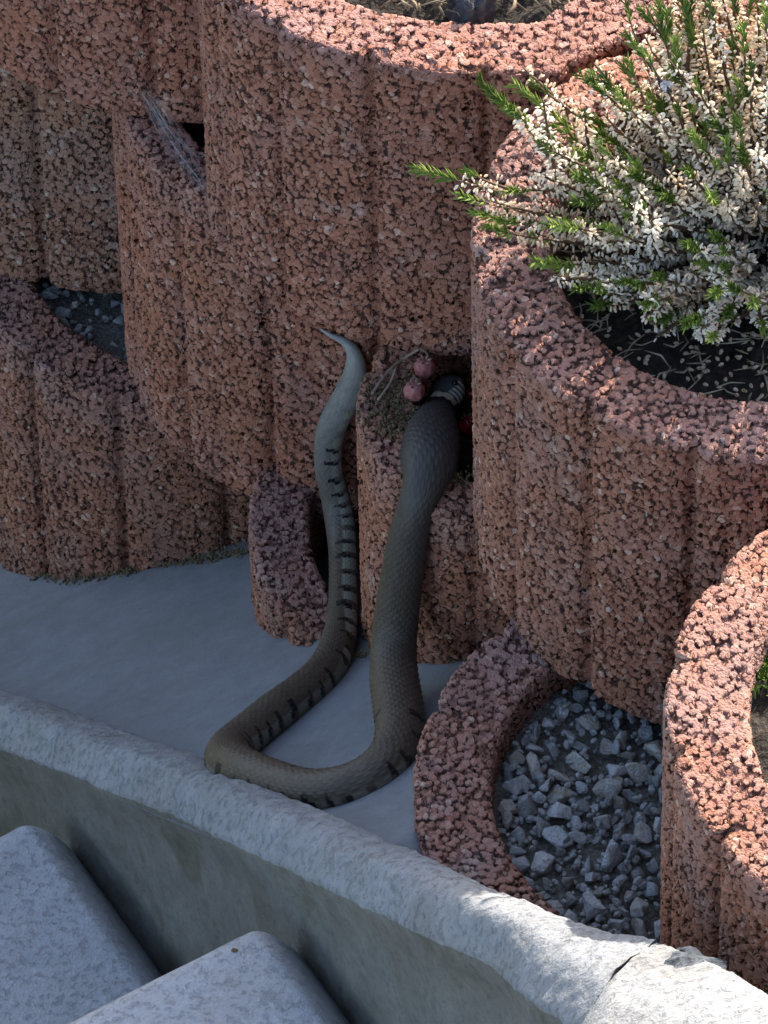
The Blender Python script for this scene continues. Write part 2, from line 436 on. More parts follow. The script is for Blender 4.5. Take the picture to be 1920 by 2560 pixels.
# the bank of earth behind the wall, and the ground
def block(mb, poly, z0, z1):
    n = len(poly); v = [(p[0], p[1], z0) for p in poly] + [(p[0], p[1], z1) for p in poly]
    for i in range(n):
        j = (i + 1) % n; mb.add([v[i], v[j], v[n + j], v[n + i]], [[0, 1, 2, 3]])
    mid = np.mean(np.array(poly), 0)
    mb.add([(p[0], p[1], z1) for p in poly] + [(mid[0], mid[1], z1)], None, [(i, (i + 1) % n, n) for i in range(n)])
mb = MB()
for zt, ks, zb in ((-.03, ('R7', 'R5'), -1.6), (.215, ('R10', 'R8', 'R6', 'R4'), -.03), (.46, ('R9', 'R1', 'R2', 'R3'), .215)):
    cs = [RINGS[k]['c'] for k in ks]; d0 = (cs[1] - cs[0]).normalized(); d1 = (cs[-1] - cs[-2]).normalized()
    line = [cs[0] - d0 * 2.0] + cs + [cs[-1] + d1 * 1.2]
    off = [Vector((p.x + .075, p.y + .075)) for p in line]
    poly = [tuple(p) for p in off] + [(line[-1].x + 2.5, line[-1].y + .3), (line[-1].x + 2.5, line[0].y + 2.0), (line[0].x + .5, line[0].y + 2.0)]
    block(mb, poly, zb, zt)
tag(mb.build('terrain', M_EARTH, smooth=False), kind='structure')
g = MB(); g.add([(-60, -60, -1.6), (60, -60, -1.6), (60, 60, -1.6), (-60, 60, -1.6)], [[0, 1, 2, 3]])
tag(g.build('ground', M_GROUND), kind='structure')

# ------------------------------------------------------------------ sloping concrete strip
CREST_H = .017
kp = [(-700, 1500), (-300, 1632), (0, 1722), (260, 1808), (520, 1903), (780, 2015), (1040, 2133), (1220, 2215), (1390, 2288)]
kerb_a = [onslope(x, y, CREST_H) for x, y in kp]
TD = (kerb_a[-1] - kerb_a[2]); TD.z = 0; TD.normalize()        # horizontal direction of the stair, uphill
MD = Vector((TD.y, -TD.x, 0))                                   # towards the steps
if MD.dot(Vector((-1, -.5, 0))) < 0: MD = -MD
V = []
nu, nv = 520, 150
O = kerb_a[2]; 
for i in range(nu):
    u = -.75 + i / (nu - 1) * 2.0
    for j in range(nv):
        v = -.03 + j / (nv - 1) * .62
        p = Vector((O.x, O.y, 0)) + TD * u - MD * v
        h = .0012 * mnoise.noise(Vector((p.x * 9, p.y * 9, 1))) + .0004 * mnoise.noise(Vector((p.x * 60, p.y * 60, 5)))
        z_ = zf(p.x, p.y) + h
        R = RINGS['R4']; e_ = math.hypot((p.x - R['c'].x) / R['a'], (p.y - R['c'].y) / R['b'])
        if e_ < 1.35: z_ += (min(z_, R['top'] - .012) - z_) * min(1, (1.35 - e_) / .25)
        V.append((p.x, p.y, z_))
Q = grid_quads(nu, nv); Va = np.array(V)
cen = Va[Q].mean(1); keep = np.ones(len(Q), bool)
for key in ('R4', 'R3'):
    R = RINGS[key]; keep &= ((cen[:, 0] - R['c'].x) / (R['a'] - .007)) ** 2 + ((cen[:, 1] - R['c'].y) / (R['b'] - .007)) ** 2 > 1
stop = onslope(1075, 2140)
keep &= (cen[:, 0] - stop.x) * TD.x + (cen[:, 1] - stop.y) * TD.y < 0
fl = link('concrete_strip', mesh_np('concrete_strip', V, Q[keep]), M_FLOOR)
tag(fl, 'smooth blue grey sloping concrete strip between planter rings and kerb', kind='structure')

# ------------------------------------------------------------------ kerb along the strip
def catmull(P, n):
    out = []
    P = [Vector(p) for p in P]
    for i in range(len(P) - 1):
        p0, p1, p2, p3 = P[max(i - 1, 0)], P[i], P[i + 1], P[min(i + 2, len(P) - 1)]
        for j in range(n):
            t = j / n
            out.append(.5 * ((2 * p1) + (p2 - p0) * t + (2 * p0 - 5 * p1 + 4 * p2 - p3) * t * t + (3 * p1 - p0 - 3 * p2 + p3) * t ** 3))
    out.append(P[-1]); return out
def sweep_kerb(name, path, width, drop, back, mat, seed, end_jag=(0, 0), rough=.0016, lump=0.0):
    """path runs along the crest at the strip side; section goes strip side -> crest -> rounded top -> face"""
    wfun = width if callable(width) else (lambda s: width)
    V = []; n = len(path)
    for i, p in enumerate(path):
        s = i / (n - 1); w = wfun(s)
        sec = []
        for a_ in np.linspace(0, 1, 6): sec.append((-.006 + .006 * a_ ** .6 - .003 * (1 - a_), -back * (1 - a_) ** 1.5))
        for a_ in np.linspace(.04, 1, 34):
            sec.append((a_ * w, .006 * math.sin(a_ * math.pi * .9) - .012 * max(0, a_ - .55) ** 2 / .2))
        zl = sec[-1][1]
        for a_ in (.3, .6, 1.0): sec.append((w + .004 * math.sin(a_ * 1.57), zl - .008 * a_))
        for a_ in np.linspace(0, 1, 40)[1:]: sec.append((w + .004 - .006 * min(1, a_ * 8), zl - .008 - drop * a_))
        for j, (m_, h_) in enumerate(sec):
            sk = (end_jag[0] > 0) * max(0, 1 - s * 3) + (end_jag[1] > 0) * max(0, 1 - (1 - s) * 5)
            q = p + MD * m_ + TD * (.6 * m_ * sk) + Vector((0, 0, h_ + GX * TD.x * .6 * m_ * sk + GY * TD.y * .6 * m_ * sk))
            nz = mnoise.fractal(q * 90, 1, 2, 3) * rough + mnoise.noise(q * 22 + Vector((seed, 0, 0))) * rough * 1.6
            if lump: nz += lump * max(0, mnoise.noise(q * 30 + Vector((seed, 3, 0))))
            if j < 42: q = q + Vector((0, 0, nz))
            else: q = q + MD * nz * .8
            if end_jag[0] and i < 3: q = q + TD * (end_jag[0] * mnoise.noise(Vector((q.x * 90, q.y * 90, seed))) )
            if end_jag[1] and i > n - 4: q = q + TD * (end_jag[1] * mnoise.noise(Vector((q.x * 90, q.y * 90, seed))) )
            V.append(tuple(q))
    m = len(V) // n
    q = list(grid_quads(n, m))
    me = mesh_np(name, V, q, True, [(0, j, j + 1) for j in range(1, m - 1)] + [((n - 1) * m, (n - 1) * m + j + 1, (n - 1) * m + j) for j in range(1, m - 1)])
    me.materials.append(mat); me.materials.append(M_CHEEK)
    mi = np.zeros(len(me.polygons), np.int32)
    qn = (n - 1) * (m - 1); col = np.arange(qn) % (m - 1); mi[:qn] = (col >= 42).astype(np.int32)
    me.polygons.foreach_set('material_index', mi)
    return link(name, me)
pathA = catmull(kerb_a + [onslope(1500, 2326, CREST_H), onslope(1640, 2352, CREST_H)], 40)
k1 = sweep_kerb('concrete_kerb', pathA, lambda s: .034 + .03 * max(0, s - .8) / .2, .26, .05, M_KERB, 1.0, (0, .0012))
tag(k1, 'long weathered grey concrete kerb with rounded top against which the snake lies', 'kerb')
kb = [onslope(1642, 2353, CREST_H), onslope(1780, 2412, CREST_H), onslope(1920, 2486, CREST_H), onslope(2150, 2620, CREST_H), onslope(2500, 2850, CREST_H)]
k2 = sweep_kerb('concrete_kerb', catmull(kb, 36), lambda s: .066 + .03 * min(1, s * 4), .26, .05, M_KERB, 5.0, (.0012, 0))
tag(k2, 'cracked kerb end piece with blackened patch at the foot of sunlit ring', 'kerb')

# ------------------------------------------------------------------ concrete steps going down beside the kerb
def wall_hit(px, py):
    """where the line of sight meets the upright face below the kerb"""
    P0 = kerb_a[2] + MD * .038; d = ray(px, py); t = (P0 - CAM).dot(MD) / d.dot(MD); return CAM + d * t
def step(px, py, ex, ey, name_label):
    tip = wall_hit(px, py) + MD * .006; tip = at(px, py, tip.z)
    # nosing runs across the stair: measured from the photo at tread height
    e = at(ex, ey, tip.z); nd = (e - tip); nd.z = 0; nd.normalize()
    nv_, nu_ = 70, 60
    V = []
    prof = []   # across: from wall side to the far side, rounded shoulder at the wall side
    for j in range(nv_):
        f = j / (nv_ - 1); x = .10 * f if f < .5 else .05 + (f - .5) * 2 * 1.0
        sh = max(0, 1 - x / .034); prof.append((x - .014, -.05 * sh ** 1.7))
    for i in range(nu_):
        f = i / (nu_ - 1)
        if i < 14:                      # riser and rounded nosing
            a_ = i / 13 * math.pi / 2; u = .014 * (1 - math.sin(a_)); dz = -.014 * (1 - math.cos(math.pi / 2 - a_)) if i else -.2
        else: u = .014 + (i - 13) / (nu_ - 14) * .5; dz = 0
        if 0 < i < 14: u = .014 * (1 - math.cos(a_)); dz = -.014 * (1 - math.sin(a_))
        if i == 0: u = .004
        for (x, s) in prof:
            q = tip + nd * x + TD * u + Vector((0, 0, s + dz))
            q.z += .0012 * mnoise.noise(q * 25) + .0006 * mnoise.noise(q * 120)
            q += TD * (.0016 * mnoise.noise(q * 60) if i < 16 else 0)
            V.append(tuple(q))
    o = link('concrete_step', mesh_np('concrete_step', V, grid_quads(nu_, nv_)), M_STEP)
    sol = o.modifiers.new('thick', 'SOLIDIFY'); sol.thickness = .04; sol.offset = -1
    tag(o, name_label, 'step', 'concrete steps beside the kerb'); return o
step(118, 2010, -137, 2133, 'lower pale concrete step, one rise below the step with the dark speck')
step(690, 2268, 222, 2504, 'upper pale concrete step with a small dark speck near its corner')

# debris speck on the step is added with the details
dg = bpy.context.evaluated_depsgraph_get()

# ------------------------------------------------------------------ what things can rest on
def bvh_of(objs):
    vs, ps, n = [], [], 0
    for o in objs:
        me = o.data; L = np.array(o.location)
        co = np.empty(len(me.vertices) * 3, np.float32); me.vertices.foreach_get('co', co); co = co.reshape(-1, 3) + L
        vs.append(co); ps += [tuple(i + n for i in p.vertices) for p in me.polygons]; n += len(co)
    return BVHTree.FromPolygons([tuple(v) for v in np.concatenate(vs)], ps)
REST = bvh_of([RINGS[k]['obj'] for k in ('R8', 'R6', 'R1')] + [RINGS['R6']['soil'], fl, k1])
def hit(px, py, tree=None):
    d = ray(px, py); h = (tree or REST).ray_cast(CAM, d)
    return (h[0], h[1]) if h[0] is not None else (onslope(px, py), GN)

# ------------------------------------------------------------------ the snake
# photo pixel of the centre line, width in photo pixels, bias of the back (0 = up the slope normal, 1 = facing out from the wall turned left, 2 = facing out)
SN = [(798, 819, 5, 1), (826, 838, 13, 1), (858, 850, 22, 1), (884, 876, 38, 1), (891, 918, 56, 1), (884, 955, 68, 1), (864, 1000, 74, 1), (840, 1045, 76, 1),
      (824, 1100, 76, 1), (824, 1170, 76, 1), (838, 1230, 78, 1), (852, 1300, 82, 1), (862, 1380, 84, 1), (864, 1460, 86, 1), (860, 1540, 88, .8), (846, 1610, 94, .5),
      (812, 1680, 100, .2), (752, 1735, 104, 0), (690, 1780, 106, 0), (625, 1832, 108, 0), (576, 1874, 112, 0), (572, 1904, 116, 0), (612, 1928, 116, 0), (690, 1958, 114, 0), (770, 1978, 114, 0),
      (850, 1972, 114, 0), (920, 1945, 116, 0), (976, 1898, 120, 0), (1000, 1838, 124, 0), (996, 1770, 126, .3), (986, 1700, 122, .8), (984, 1630, 114, 1.4), (990, 1550, 110, 2), (1004, 1450, 106, 2),
      (1020, 1350, 100, 2), (1038, 1275, 92, 2), (1058, 1215, 104, 2), (1074, 1160, 144, 2.2), (1080, 1110, 154, 2.4), (1086, 1066, 128, 2.7), (1094, 1036, 92, 3), (1104, 1014, 92, 3), (1117, 990, 98, 3), (1130, 966, 80, 3), (1141, 946, 40, 3)]
NSUB = 24
def cr1(a, n):
    out = []
    for i in range(len(a) - 1):
        p0, p1, p2, p3 = a[max(i - 1, 0)], a[i], a[i + 1], a[min(i + 2, len(a) - 1)]
        for j in range(n):
            t = j / n; out.append(.5 * (2 * p1 + (p2 - p0) * t + (2 * p0 - 5 * p1 + 4 * p2 - p3) * t * t + (3 * p1 - p0 - 3 * p2 + p3) * t ** 3))
    out.append(a[-1]); return np.array(out)
arr = np.array(SN, float)
PX, PY, WD, BI = (cr1(arr[:, i], NSUB) for i in range(4))
dep = []
for x, y, w in zip(PX, PY, WD):
    p, n = hit(x, y); d = ray(x, y); r = w / 2 / scale_at(p)
    dep.append((p - CAM).length - r / max(.45, abs(n.dot(d))))
dep = np.array(dep)
for it in range(2):
    k_ = 14; pad = np.pad(dep, k_, mode='edge'); mn = np.array([pad[i:i + 2 * k_ + 1].min() for i in range(len(dep))])
    if it == 0: dep = np.minimum(dep, mn + .008)
def gsm(a, s):
    k_ = int(3 * s); ker = np.exp(-.5 * (np.arange(-k_, k_ + 1) / s) ** 2); ker /= ker.sum()
    return np.convolve(np.pad(a, k_, mode='edge'), ker, 'valid')
dep = gsm(dep, 38)
P = np.array([tuple(CAM + ray(x, y) * d) for x, y, d in zip(PX, PY, dep)])
RAD = np.array([w / 2 / scale_at(Vector(p)) for w, p in zip(WD, P)])
seg = np.r_[0, np.cumsum(np.linalg.norm(np.diff(P, axis=0), axis=1))]; LEN = seg[-1]
NS = int(LEN / .0007); S = np.linspace(0, LEN, NS)
Ps = np.stack([gsm(np.interp(S, seg, P[:, i]), 4) for i in range(3)], 1); Rs = np.interp(S, seg, RAD); Bs = np.interp(S, seg, BI)
Ts = np.gradient(Ps, axis=0); Ts /= np.linalg.norm(Ts, axis=1)[:, None]
D0 = np.array((-.22, -.05, .97)); D1 = np.array((-.80, -.50, .34)); D2 = np.array((-.22, -.82, .5))
Dv = np.where((Bs <= 1)[:, None], D0 + (D1 - D0) * np.clip(Bs, 0, 1)[:, None], D1 + (D2 - D1) * np.clip(Bs - 1, 0, 1)[:, None])
late = S > LEN * .5
Dl = D0 + (D2 - D0) * np.clip(Bs / 2, 0, 1)[:, None]
D3 = np.array((-.62, -.55, .56)); Dl = np.where((Bs > 2)[:, None], D2 + (D3 - D2) * np.clip(Bs - 2, 0, 1)[:, None], Dl)
Dv = np.where(late[:, None], Dl, Dv)
Dv -= (Dv * Ts).sum(1)[:, None] * Ts; Dv /= np.linalg.norm(Dv, axis=1)[:, None]
Dv = np.stack([gsm(Dv[:, i], 25) for i in range(3)], 1)
Dv -= (Dv * Ts).sum(1)[:, None] * Ts; Dv /= np.linalg.norm(Dv, axis=1)[:, None]
Lv = np.cross(Dv, Ts)
NA = 120
al = np.linspace(-math.pi, math.pi, NA, endpoint=False); AL, SS = np.meshgrid(al, S); RR = Rs[:, None] * np.ones_like(AL)
cs = np.cos(AL); sn = np.sin(AL)
hs = np.where(cs < 0, .84, .95)                              # a little flattened, more so below
# overlapping keeled scales in staggered rows
rowang = 2 * math.pi / 20
sl_ = np.clip(RR * .30, .0012, .0038)
vlen = np.cumsum(np.r_[0, np.diff(S)] / np.clip(Rs * .30, .0012, .0038))[:, None] * np.ones_like(AL)
U = AL / rowang
def lat(u, v):
    du = u - np.round(u); dv = v - np.floor(v)              # dv from the scale's root to its tip
    w = .5 * np.sqrt(np.clip(1 - (2 * dv - 1.0) ** 2, 0, 1)) + .06
    e = 1 - np.abs(du) / w
    h = np.clip(e * 3, 0, 1) * (.35 + .65 * dv) + .25 * np.exp(-(du / .09) ** 2) * np.clip(e, 0, 1)
    return h
vv = -vlen
h = np.maximum(lat(U, vv * .62), lat(U + .5, vv * .62 + .5))
dors = np.clip((2.25 - np.abs(AL)) / .2, 0, 1)
vent = ((vv * .62) % 1.0)
tohead = LEN - S
headm = np.clip((.030 - tohead) / .006, 0, 1)[:, None]
relief = (h * dors + vent * .8 * (1 - dors)) * (1 - headm)
amp = np.clip(RR * .075, .0001, .0011)
rr = RR * 1.0 + amp * (relief - .6)
V = Ps[:, None, :] + Lv[:, None, :] * (sn * rr)[..., None] + Dv[:, None, :] * (cs * rr * hs)[..., None]
# colours of the skin
rng_ = np.random.default_rng(3)
aa = np.abs(AL)
def sm(x, a, b): t = np.clip((x - a) / (b - a), 0, 1); return t * t * (3 - 2 * t)
back = np.array((.074, .057, .040)); grey = np.array((.20, .195, .18)); neckc = np.array((.040, .038, .038))
tmix = sm(S / LEN, .02, .22)[:, None, None]
C = grey * (1 - tmix) + back * tmix
C = C + np.array((.13, .13, .125)) * sm(S / LEN, .06, .0)[:, None, None]  # silvery sheen towards the tail tip, painted into the skin colour
nm = sm(tohead, .22, .05)[:, None, None]
C = C * (1 - nm) + neckc * nm
C = C * np.ones((NS, NA, 1))
seam = np.clip(1 - h * 2.2, 0, 1) * dors
C *= (1 - .6 * seam)[..., None] * (1 + .35 * np.clip(h - .75, 0, .5) * dors)[..., None]
cell = rng_.random((400, 60)); ci = np.floor(vv * .62 + .5 * (np.round(U * 2) % 2)).astype(int) % 400; cj = np.round(U * 2).astype(int) % 60
C *= (.86 + .28 * cell[ci, cj])[..., None]
side = np.where(AL > 0, 0, .45)
pxl = np.r_[0, np.cumsum(np.hypot(np.diff(PX), np.diff(PY)))]; SB = np.interp(S, seg, pxl)[:, None] + 0 * AL
per = 41.0; jit = np.interp(S, np.linspace(0, LEN, 90), rng_.normal(0, .16, 90))[:, None]
ph = (SB / per + side + jit) % 1.0; bi = np.floor(SB / per + side + jit).astype(int) % 97
bl = rng_.random(97)[bi]
up_edge = .82 - .22 * bl; lo_edge = 1.30
bar = ((ph > .30) & (ph < .30 + .12 + .16 * bl) & (aa > up_edge + .10 * np.abs(ph - .45)) & (aa < lo_edge)).astype(float)
low = ((((ph + .55) % 1.0) < .22) & (aa > 1.16) & (aa < 1.62)).astype(float); bar = np.maximum(bar, low)
bar *= (np.interp(S, np.linspace(0, LEN, 140), rng_.random(140)) > .24)[:, None] * (np.abs(np.sin(SB * .37 + AL * 3)) > .12)
bar *= (S > LEN * .10)[:, None] * (tohead > .30)[:, None]
pale = sm(aa, 1.02, 1.2) * sm(aa, 2.25, 1.95) * ((ph > .62) | (ph < .24)) * np.where(tohead > .34, 1.0, .0)[:, None] * (.35 + .65 * (h > .45)) * np.where(S < LEN * .34, 1.0, .5)[:, None]
pc = np.array((.27, .27, .21))
C = C * (1 - .75 * pale[..., None]) + pc * .75 * pale[..., None]
C = C * (1 - bar[..., None]) + np.array((.008, .008, .009)) * bar[..., None]
bel = sm(aa, 2.1, 2.35); C = C * (1 - bel[..., None]) + np.array((.05, .052, .055)) * bel[..., None]
# collar: pale crescents on both sides, black behind them, barred lips on the dark head
th = tohead[:, None] + 0 * AL
cres = ((aa > .30) & (aa < 2.1) & (th > .0225 + .0015 * np.cos(AL * 7)) & (th < .0325 - .003 * (aa < .55) + .001 * np.cos(AL * 13))).astype(float)
blk = ((aa > .35) & (aa < 2.1) & (th >= .0315) & (th < .043)).astype(float)
C = C * (1 - blk[..., None]) + np.array((.010, .010, .012)) * blk[..., None]
C = C * (1 - cres[..., None]) + np.array((.60, .57, .42)) * cres[..., None]
hd = sm(th, .024, .021); C = C * (1 - hd[..., None]) + np.array((.075, .076, .074)) * hd[..., None]
lip = ((aa > 1.15) & (aa < 2.2) & (th < .021)).astype(float); lb = ((th / .0042) % 1.0 < .32)
C = C * (1 - lip[..., None]) + np.where(lb[..., None], np.array((.012, .012, .012)), np.array((.50, .50, .42))) * lip[..., None]
verts = np.concatenate([V.reshape(-1, 3), Ps[:1], Ps[-1:] + Ts[-1:] * .0015])
n0 = NS * NA
tris = [(n0, (j + 1) % NA, j) for j in range(NA)] + [(n0 + 1, (NS - 1) * NA + j, (NS - 1) * NA + (j + 1) % NA) for j in range(NA)]
base = Vector(tuple(Ps[int(NS * .52)])); base.z = zf(base.x, base.y)
me = mesh_np('snake', verts - np.array(base), grid_quads(NS, NA, wrap_c=True)[:, ::-1], True, [t[::-1] for t in tris])
at_ = me.attributes.new('skin', 'FLOAT_COLOR', 'POINT')
cc = np.concatenate([C.reshape(-1, 3), C[0, :1], C[-1, :1]]); at_.data.foreach_set('color', np.c_[cc, np.ones(len(cc))].astype(np.float32).ravel())
k = NT('snake_skin'); an = k.n('Attribute', attribute_name='skin')
co = k.objco(False)
k.put(k.b.inputs['Base Color'], k.mix(k.rng(k.noise(co, 90, 4), .3, .7, 0, .35), an.outputs['Color'], k.mix(1.0, an.outputs['Color'], (.72, .68, .62), 'MULTIPLY')))
k.set(Roughness=.46); k.b.inputs['Specular IOR Level'].default_value = .30
k.bump(k.noise(co, 1400, 2), .0002, .5)
snake = link('snake', me, k.m, None, base)
tag(snake, 'olive grey snake with black flank bars and pale collar, coiled along kerb and wall', 'snake')
# eyes
ih = int(np.searchsorted(S, LEN - .0105))
for sg in (-1, 1):
    e = MB(); a_ = 1.05 * sg; r_ = Rs[ih]
    c_ = Vector(Ps[ih]) + Vector(Lv[ih]) * (math.sin(a_) * r_ * .93) + Vector(Dv[ih]) * (math.cos(a_) * r_ * .93)
    bm = bmesh.new(); bmesh.ops.create_icosphere(bm, subdivisions=2, radius=.0019)
    em = bpy.data.meshes.new('eye'); bm.to_mesh(em); bm.free(); em.polygons.foreach_set('use_smooth', [True] * len(em.polygons))
    link('eye', em, M_EYE, snake, c_ - base)

# ------------------------------------------------------------------ gravel
def stone_mesh(seed):
    r = random.Random(seed); bm = bmesh.new()
    sx, sy, sz = 1.0, r.uniform(.55, .95), r.uniform(.45, .8)
    for i in range(11):
        v = Vector((r.gauss(0, 1), r.gauss(0, 1), r.gauss(0, 1))).normalized() * r.uniform(.85, 1.1)
        bm.verts.new((v.x * sx, v.y * sy, v.z * sz))
    res = bmesh.ops.convex_hull(bm, input=bm.verts)
    bmesh.ops.delete(bm, geom=[g for g in res.get('geom_interior', []) if isinstance(g, bmesh.types.BMVert)], context='VERTS')
    bmesh.ops.bevel(bm, geom=list(bm.edges), offset=.07, segments=1, affect='EDGES', clamp_overlap=True)
    m = bpy.data.meshes.new('stone'); bm.to_mesh(m); bm.free(); m.materials.append(M_STONE); return m
STONES = [stone_mesh(i) for i in range(14)]
def gravel(key, n, xr, lo, hi, z_add, label, seed):
    R = RINGS[key]; r = random.Random(seed); s_ = R['soil']
    root = soil_disc(key, -(s_.location.z - R['top']) - .004, .003, M_GRIT, 'gravel_bed'); tag(root, label, 'gravel')
    placed = []; tries = 0
    while len(placed) < n and tries < 14000:
        tries += 1
        x = r.uniform(-R['a'], R['a']); y = r.uniform(-R['b'], R['b'])
        size = lo + (hi - lo) * r.random() ** 1.6
        fx = (x / (R['a'] - R['wall'] - .002 - size * .7)) ** 2 + (y / (R['b'] - R['wall'] - .002 - size * .7)) ** 2
        if fx > 1 or not (xr[0] < x < xr[1]): continue
        if any((x - p[0]) ** 2 + (y - p[1]) ** 2 < (.66 * (size + p[2])) ** 2 for p in placed): continue
        placed.append((x, y, size))
    second = []
    for (x, y, size) in placed:
        second.append((x + r.uniform(-.012, .012), y + r.uniform(-.012, .012), lo * r.uniform(.5, 1.35), .003 + .007 * r.random()))
    second = second[:max(0, 300 - len(placed))]
    for (x, y, size, dz) in [(p[0], p[1], p[2], 0) for p in placed] + second:
        o = bpy.data.objects.new('stone', STONES[r.randrange(14)]); COL.objects.link(o); o.parent = root
        o.scale = (size,) * 3; o.rotation_euler = (r.uniform(-.5, .5), r.uniform(-.5, .5), r.uniform(0, 6.3))
        o.location = (x, y, z_add + size * .35 + dz + r.uniform(-.002, .002))
    chips = MB()                                             # the small chips and fines between the stones
    for i in range(1500 if key == 'R4' else 500):
        a = r.uniform(0, 6.283); q = math.sqrt(r.random()); x, y = (R['a'] - R['wall'] - .004) * q * math.cos(a), (R['b'] - R['wall'] - .004) * q * math.sin(a)
        if not (xr[0] < x < xr[1]): continue
        sz = r.uniform(.0014, .0036); chips.spindle((x, y, z_add + r.uniform(-.001, .004)), (r.gauss(0, 1), r.gauss(0, 1), r.gauss(0, .6)), sz * 1.7, sz * .7, 5, ((0, .55), (.35, 1), (.8, .7)))
    tag(chips.build('chip', M_CHIP, root, False), kind='stuff')
    return root
gravel('R4', 300, (-.2, .07), .0058, .0128, .003, 'coarse angular grey gravel filling the low thick rimmed planter ring', 11)
gravel('R7', 150, (-.2, .05), .004, .0085, .003, 'dark bluish gravel in the narrow gap of the brownish planter ring', 12)

# ------------------------------------------------------------------ heather
R2 = RINGS['R2']; hz = R2['top'] - .03
hbase = at(1925, 600, hz); heather = empty('heather_bush', hbase)
tag(heather, 'white flowering heather bush with fresh green tips growing in planter ring', 'heather')
hr = random.Random(21)
REST_ST, REST_FL, REST_LF, NBR = MB(), MB(), MB(), [0]
def sprig(root_pt, dirv, ln, green, flowers=True):
    """one branch: bent stem, buds along it, fresh needles at the tip"""
    n = 12; pts = []; d = Vector(dirv).normalized(); p = Vector(root_pt); bend = Vector((hr.uniform(-.3, .3), hr.uniform(-.3, .3), .35 + hr.uniform(-.1, .35)))
    for i in range(n + 1):
        pts.append(p.copy()); d = (d + bend * (.9 / n) + Vector((hr.gauss(0, .05), hr.gauss(0, .05), hr.gauss(0, .05)))).normalized(); p = p + d * (ln / n)
    rad = [.0021 * (1 - .75 * i / n) for i in range(n + 1)]
    rest = dirv[0] > .22 or NBR[0] >= 295                    # branches outside the picture share one mesh
    st = REST_ST if rest else MB(); st.tube([q - hbase for q in pts], rad, 5)
    if rest: fm, lm = REST_FL, REST_LF
    else: b = st.build('branch', M_STEM, heather); fm, lm = MB(), MB(); NBR[0] += 1
    def along(t):
        f = t * n; i = min(int(f), n - 1); return pts[i].lerp(pts[i + 1], f - i), (pts[i + 1] - pts[i]).normalized()
    nfl = int(ln * 900)
    if flowers:
        for j in range(nfl):
            t = .26 + (.70 if green else .73) * j / nfl + hr.uniform(-.01, .01); t = min(t, .985)
            q, ax = along(t); a = ax.orthogonal().normalized(); a = Quaternion(ax, hr.uniform(0, 6.283)) @ a
            dr = (a * 1.0 + ax * hr.uniform(-.25, .5) + Vector((0, 0, -.25))).normalized()
            sz = hr.uniform(.0023, .0036)
            fm.spindle(q + a * hr.uniform(.0008, .0032) - hbase, dr, sz, sz * hr.uniform(.20, .27), 5, ((0, .45), (.35, 1), (.8, .85), (1, .35)))
    for j in range(int(ln * (120 if not green else 170))):            # small leaves among the buds
        q, ax = along(hr.uniform(.08, .97)); a = Quaternion(ax, hr.uniform(0, 6.283)) @ ax.orthogonal().normalized()
        lm.spindle(q - hbase, (a + ax * .9), hr.uniform(.0035, .006), .00055, 3, ((0, .6), (.5, 1), (1, .2)))
    if green:
        m = int(52 * green)
        for j in range(m):
            t = .955 + .045 * j / m; q, ax = along(t); q = q + ax * (.018 * green * j / m)
            a = Quaternion(ax, hr.uniform(0, 6.283)) @ ax.orthogonal().normalized()
            lm.spindle(q - hbase, (a * hr.uniform(.5, .9) + ax * 1.0), hr.uniform(.0045, .0082) * (.75 + .3 * green), .00062, 3, ((0, .5), (.45, 1), (1, .15)))
    if rest: return
    if fm.n: tag(fm.build('blossom', M_PETAL, b, False), kind='stuff')
    if lm.n: tag(lm.build('needle_leaf', M_LEAF, b, False), kind='stuff')
# main branches fan out from the crown of the plant, each with side shoots
tips = []
for i in range(250):
    az = i * 2.39996 + hr.uniform(-.2, .2); el = math.radians(hr.choice([hr.uniform(4, 25), hr.uniform(15, 50), hr.uniform(35, 80)]))
    tips.append((az, el, hr.uniform(.11, .175) if el < .9 else hr.uniform(.09, .15)))
for i in range(18):                                                   # low branches that hang over the rim
    tips.append((math.radians(hr.uniform(172, 228)), math.radians(hr.uniform(6, 20)), hr.uniform(.135, .172)))
for (az, el, ln) in tips:
    d = Vector((math.cos(az) * math.cos(el), math.sin(az) * math.cos(el), math.sin(el)))
    if d.x > .62 and hr.random() < .5: continue                       # fewer on the side well outside the picture
    r0 = hbase + Vector((d.x, d.y, 0)) * hr.uniform(.0, .03) + Vector((0, 0, hr.uniform(0, .012)))
    ln *= (1.0 if d.x < 0 else .9) * (1 - .36 * max(0, -d.y - .1)) * (1 - .10 * max(0, -d.x - .4)) * (1 - .24 * max(0, min(1, (-d.x - .2) * 2)) * max(0, min(1, (d.y + d.z - .15) * 1.6)))
    sprig(r0, d, ln, hr.choice([0, 0, .35, .6, .8, 1.1]))
    if hr.random() < .55:
        q = r0 + d * ln * hr.uniform(.35, .6); d2 = (d + Vector((hr.uniform(-.7, .7), hr.uniform(-.7, .7), hr.uniform(-.1, .5)))).normalized()
        sprig(q, d2, ln * hr.uniform(.35, .6), hr.choice([0, .4, .8]))

for mb_, nm, mt in ((REST_ST, 'branches', M_STEM), (REST_FL, 'blossoms', M_PETAL), (REST_LF, 'needle_leaves', M_LEAF)):
    if mb_.n: tag(mb_.build(nm, mt, heather, False), kind='stuff')
